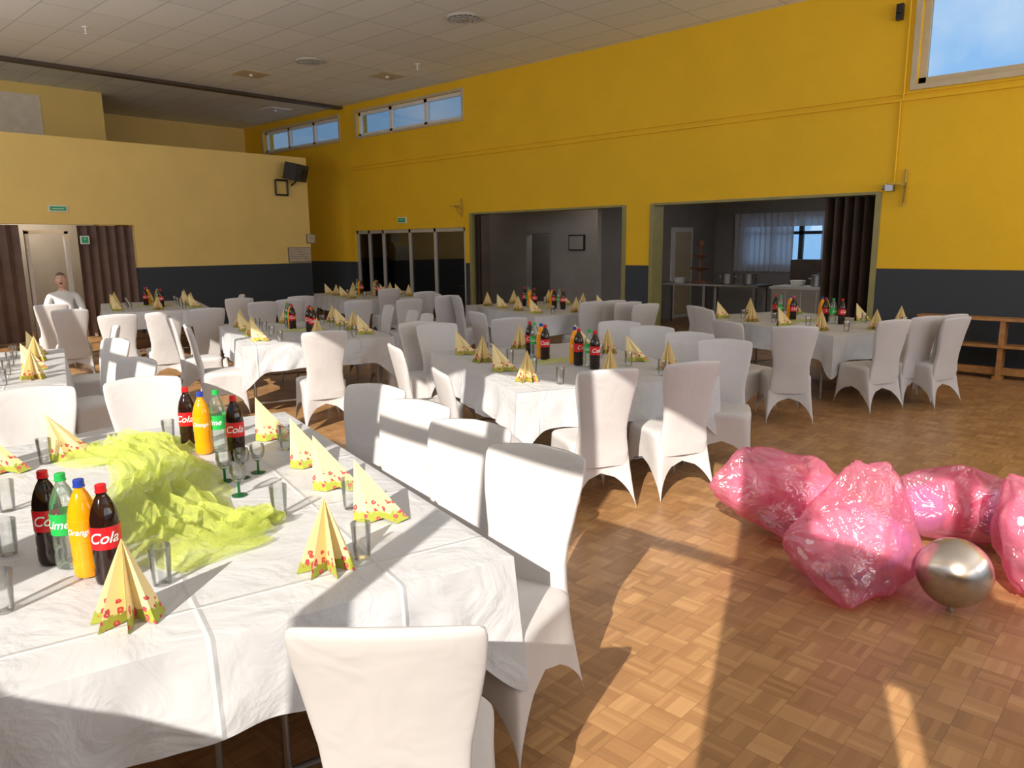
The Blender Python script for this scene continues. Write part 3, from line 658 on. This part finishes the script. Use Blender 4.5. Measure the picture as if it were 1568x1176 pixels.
def brk(px,py,s=1):
    p=wx(px,py); mb=MB(); mb.tube((0,-.03,.2*s),(0,-.03,-.3*s),.015); mb.tube((0,-.03,-.05),(.12*s,-.4*s,0),.012); mb.tube((0,-.03,0),(-.15*s,-.3*s,0),.012); mb.tube((.0,-.03,-.25*s),(.12*s,-.4*s,0),.01); mb.obj('hook_bracket',[M_brass],loc=p)
brk(1415,288,1); brk(722,322,.8)
p=wx(1408,20); mb=MB(); mb.box(-.04,.04,-.08,0,-.1,.1,0); mb.lathe([(0,0),(.035,0),(.03,.04)],16,0,Matrix.Translation((0,-.1,-.02))); mb.obj('motion_sensor',[M_black],loc=p)
# bench
e=empty('wooden_bench',(-1.1,11.1,0)); mb=MB()
for z in (.40,.74): mb.box(-1.7,1.7,-.13,.13,z,z+.035)
mb.box(-1.7,1.7,-.04,.04,.05,.14)
for x in (-1.35,-.72,1.2):
    mb.box(x-.03,x+.03,-.1,.1,0,.40); mb.box(x-.03,x+.03,-.1,.1,.435,.74); mb.box(x-.05,x+.05,-.17,.17,0,.04)
mb.obj('planks',[M_wood],parent=e)
# ---------------------------------------------------------------- person
M_skin=mat('skin',(.62,.38,.29),.5,.05); M_shirt=mat('white_shirt',(.62,.61,.61),.7,.04,8,.2); M_trs=mat('dark_trousers',(.05,.05,.06),.7); M_hair=mat('short_brown_hair',(.16,.10,.07),.7,.3,40)
def skinned(name,J,Ed,mats,parent,matf=None,sub=2):
    me=bpy.data.meshes.new(name); me.from_pydata([j[0] for j in J],Ed,[]); o=put(name,me)
    md=o.modifiers.new('Skin','SKIN'); md.use_smooth_shade=True
    for i,j in enumerate(J):
        r=j[1]; me.skin_vertices[0].data[i].radius=(r,r) if not isinstance(r,tuple) else r
    me.skin_vertices[0].data[0].use_root=True
    s=o.modifiers.new('Sub','SUBSURF'); s.levels=sub; s.render_levels=sub
    dg=bpy.context.evaluated_depsgraph_get(); dg.update(); m2=bpy.data.meshes.new_from_object(o.evaluated_get(dg))
    m2.materials.clear(); [m2.materials.append(m) for m in mats]
    for p in m2.polygons: p.use_smooth=True; p.material_index=matf(p.center) if matf else 0
    bpy.data.objects.remove(o); return put(name,m2,parent=parent)
def person(loc,rz):
    e=empty('seated_man',loc,rz)
    # relaxed in the chair, elbows out, forearms on the thighs
    J=[((0,0,.56),(.15,.11)),((0,-.02,.72),(.148,.108)),((0,-.04,.90),(.160,.112)),((0,-.04,1.02),(.135,.09)),((0,-.02,1.10),(.056,.055)),((0,.01,1.17),(.053,.053)),
       ((.18,-.03,1.03),.062),((.26,.03,.80),.050),((.18,.24,.70),.037),((.15,.30,.685),.03),
       ((-.18,-.03,1.03),.062),((-.26,.03,.80),.050),((-.18,.24,.70),.037),((-.15,.30,.685),.03),
       ((.095,.05,.53),.095),((.13,.42,.53),.068),((.13,.44,.30),.058),((.13,.42,.10),.042),((.14,.56,.05),.038),
       ((-.095,.05,.53),.095),((-.13,.42,.53),.068),((-.13,.44,.30),.058),((-.13,.42,.10),.042),((-.14,.56,.05),.038)]
    Ed=[(0,1),(1,2),(2,3),(3,4),(4,5),(3,6),(6,7),(7,8),(8,9),(3,10),(10,11),(11,12),(12,13),(0,14),(14,15),(15,16),(16,17),(17,18),(0,19),(19,20),(20,21),(21,22),(22,23)]
    def mf(c):
        if c.z>1.105: return 0
        if c.z<.07: return 3
        if c.y>.20 and c.z>.62 and abs(c.x)<.25: return 0 if c.y>.22 else 1
        if c.z<.62 and (c.y>.1 or c.z<.5): return 2
        return 1
    skinned('body',J,Ed,[M_skin,M_shirt,M_trs,M_black],e,mf)
    for s in (1,-1):
        b=Vector((s*.15,.30,.685)); J=[(b,(.03,.018)),(b+Vector((-s*.005,.05,-.005)),(.034,.014))]; Ed=[(0,1)]
        for i,(dx,l) in enumerate(((-.027,.060),(-.009,.070),(.009,.066),(.027,.052))):
            k=len(J); J+= [(b+Vector((dx,.085,-.008)),.009),(b+Vector((dx*1.1,.085+l*.5,-.018)),.008),(b+Vector((dx*1.1,.085+l*.85,-.045)),.007)]; Ed+=[(1,k),(k,k+1),(k+1,k+2)]
        k=len(J); J+=[(b+Vector((-s*.035,.03,-.005)),.011),(b+Vector((-s*.055,.06,-.015)),.009),(b+Vector((-s*.058,.085,-.025)),.008)]; Ed+=[(0,k),(k,k+1),(k+1,k+2)]
        skinned('hand_l' if s<0 else 'hand_r',J,Ed,[M_skin],e,None,1)
    b=bmesh.new(); bmesh.ops.create_uvsphere(b,u_segments=48,v_segments=32,radius=1)
    for v in b.verts:
        x,y,z=v.co; w_=1-.30*max(0,-z)**1.5; X_=x*.080*w_; Y_=y*.098*(1-.12*max(0,-z)); Z_=z*.125
        if y>0:
            Y_+=.022*math.exp(-((x/.16)**2+((z+.12)/.22)**2))
            Y_-=.010*math.exp(-(((abs(x)-.38)/.18)**2+((z-.06)/.14)**2))
            Y_-=.014*math.exp(-((x/.30)**2+((z+.50)/.12)**2))
            Y_+=.010*math.exp(-((x/.3)**2+((z+.88)/.15)**2))
        v.co=(X_,Y_,Z_)
    me=bpy.data.meshes.new('head'); b.to_mesh(me); b.free(); me.materials.append(M_skin); me.polygons.foreach_set('use_smooth',[True]*len(me.polygons))
    hd=put('head',me,(0,.025,1.265),parent=e); hd.rotation_euler=(.22,0.10,0)
    mb=MB(); 
    for s in (1,-1):
        mb.ball((s*.030,.083,.008),(.012,.009,.008),1); mb.ball((s*.030,.0905,.008),(.005,.003,.005),2)
        mb.ball((s*.080,0,-.005),(.010,.020,.032),0); mb.box(s*.030-.015,s*.030+.015,.088,.094,.026,.032,3)
    mb.ball((0,.080,-.062),(.020,.010,.013),2); mb.ball((0,.086,-.076),(.019,.007,.005),4); mb.ball((0,.088,-.049),(.019,.006,.004),4)
    mb.obj('face',[M_skin,M_white,M_black,M_hair,mat('lips',(.5,.16,.14),.5)],60,parent=hd)
    hb=bmesh.new(); bmesh.ops.create_uvsphere(hb,u_segments=40,v_segments=28,radius=1)
    for v in hb.verts:
        x,y,z=v.co; cut=.52 if y>.2 else (-.25 if y<-.1 else .1+.3*(y+.1))
        k=1.03 if z>cut else .90
        v.co=(x*.081*k,y*.099*k,z*.126*k)
    me=bpy.data.meshes.new('hair'); hb.to_mesh(me); hb.free(); me.materials.append(M_hair); put('hair',me,parent=hd)
p=UZ(99,438,1.265)
person((p.x,p.y-.03,0),math.radians(-112)); 
f=Vector((math.sin(math.radians(112)),math.cos(math.radians(112)),0))
put('dining_chair',CH_ME,(p.x+f.x*.04,p.y+f.y*.04,0),math.radians(-112))
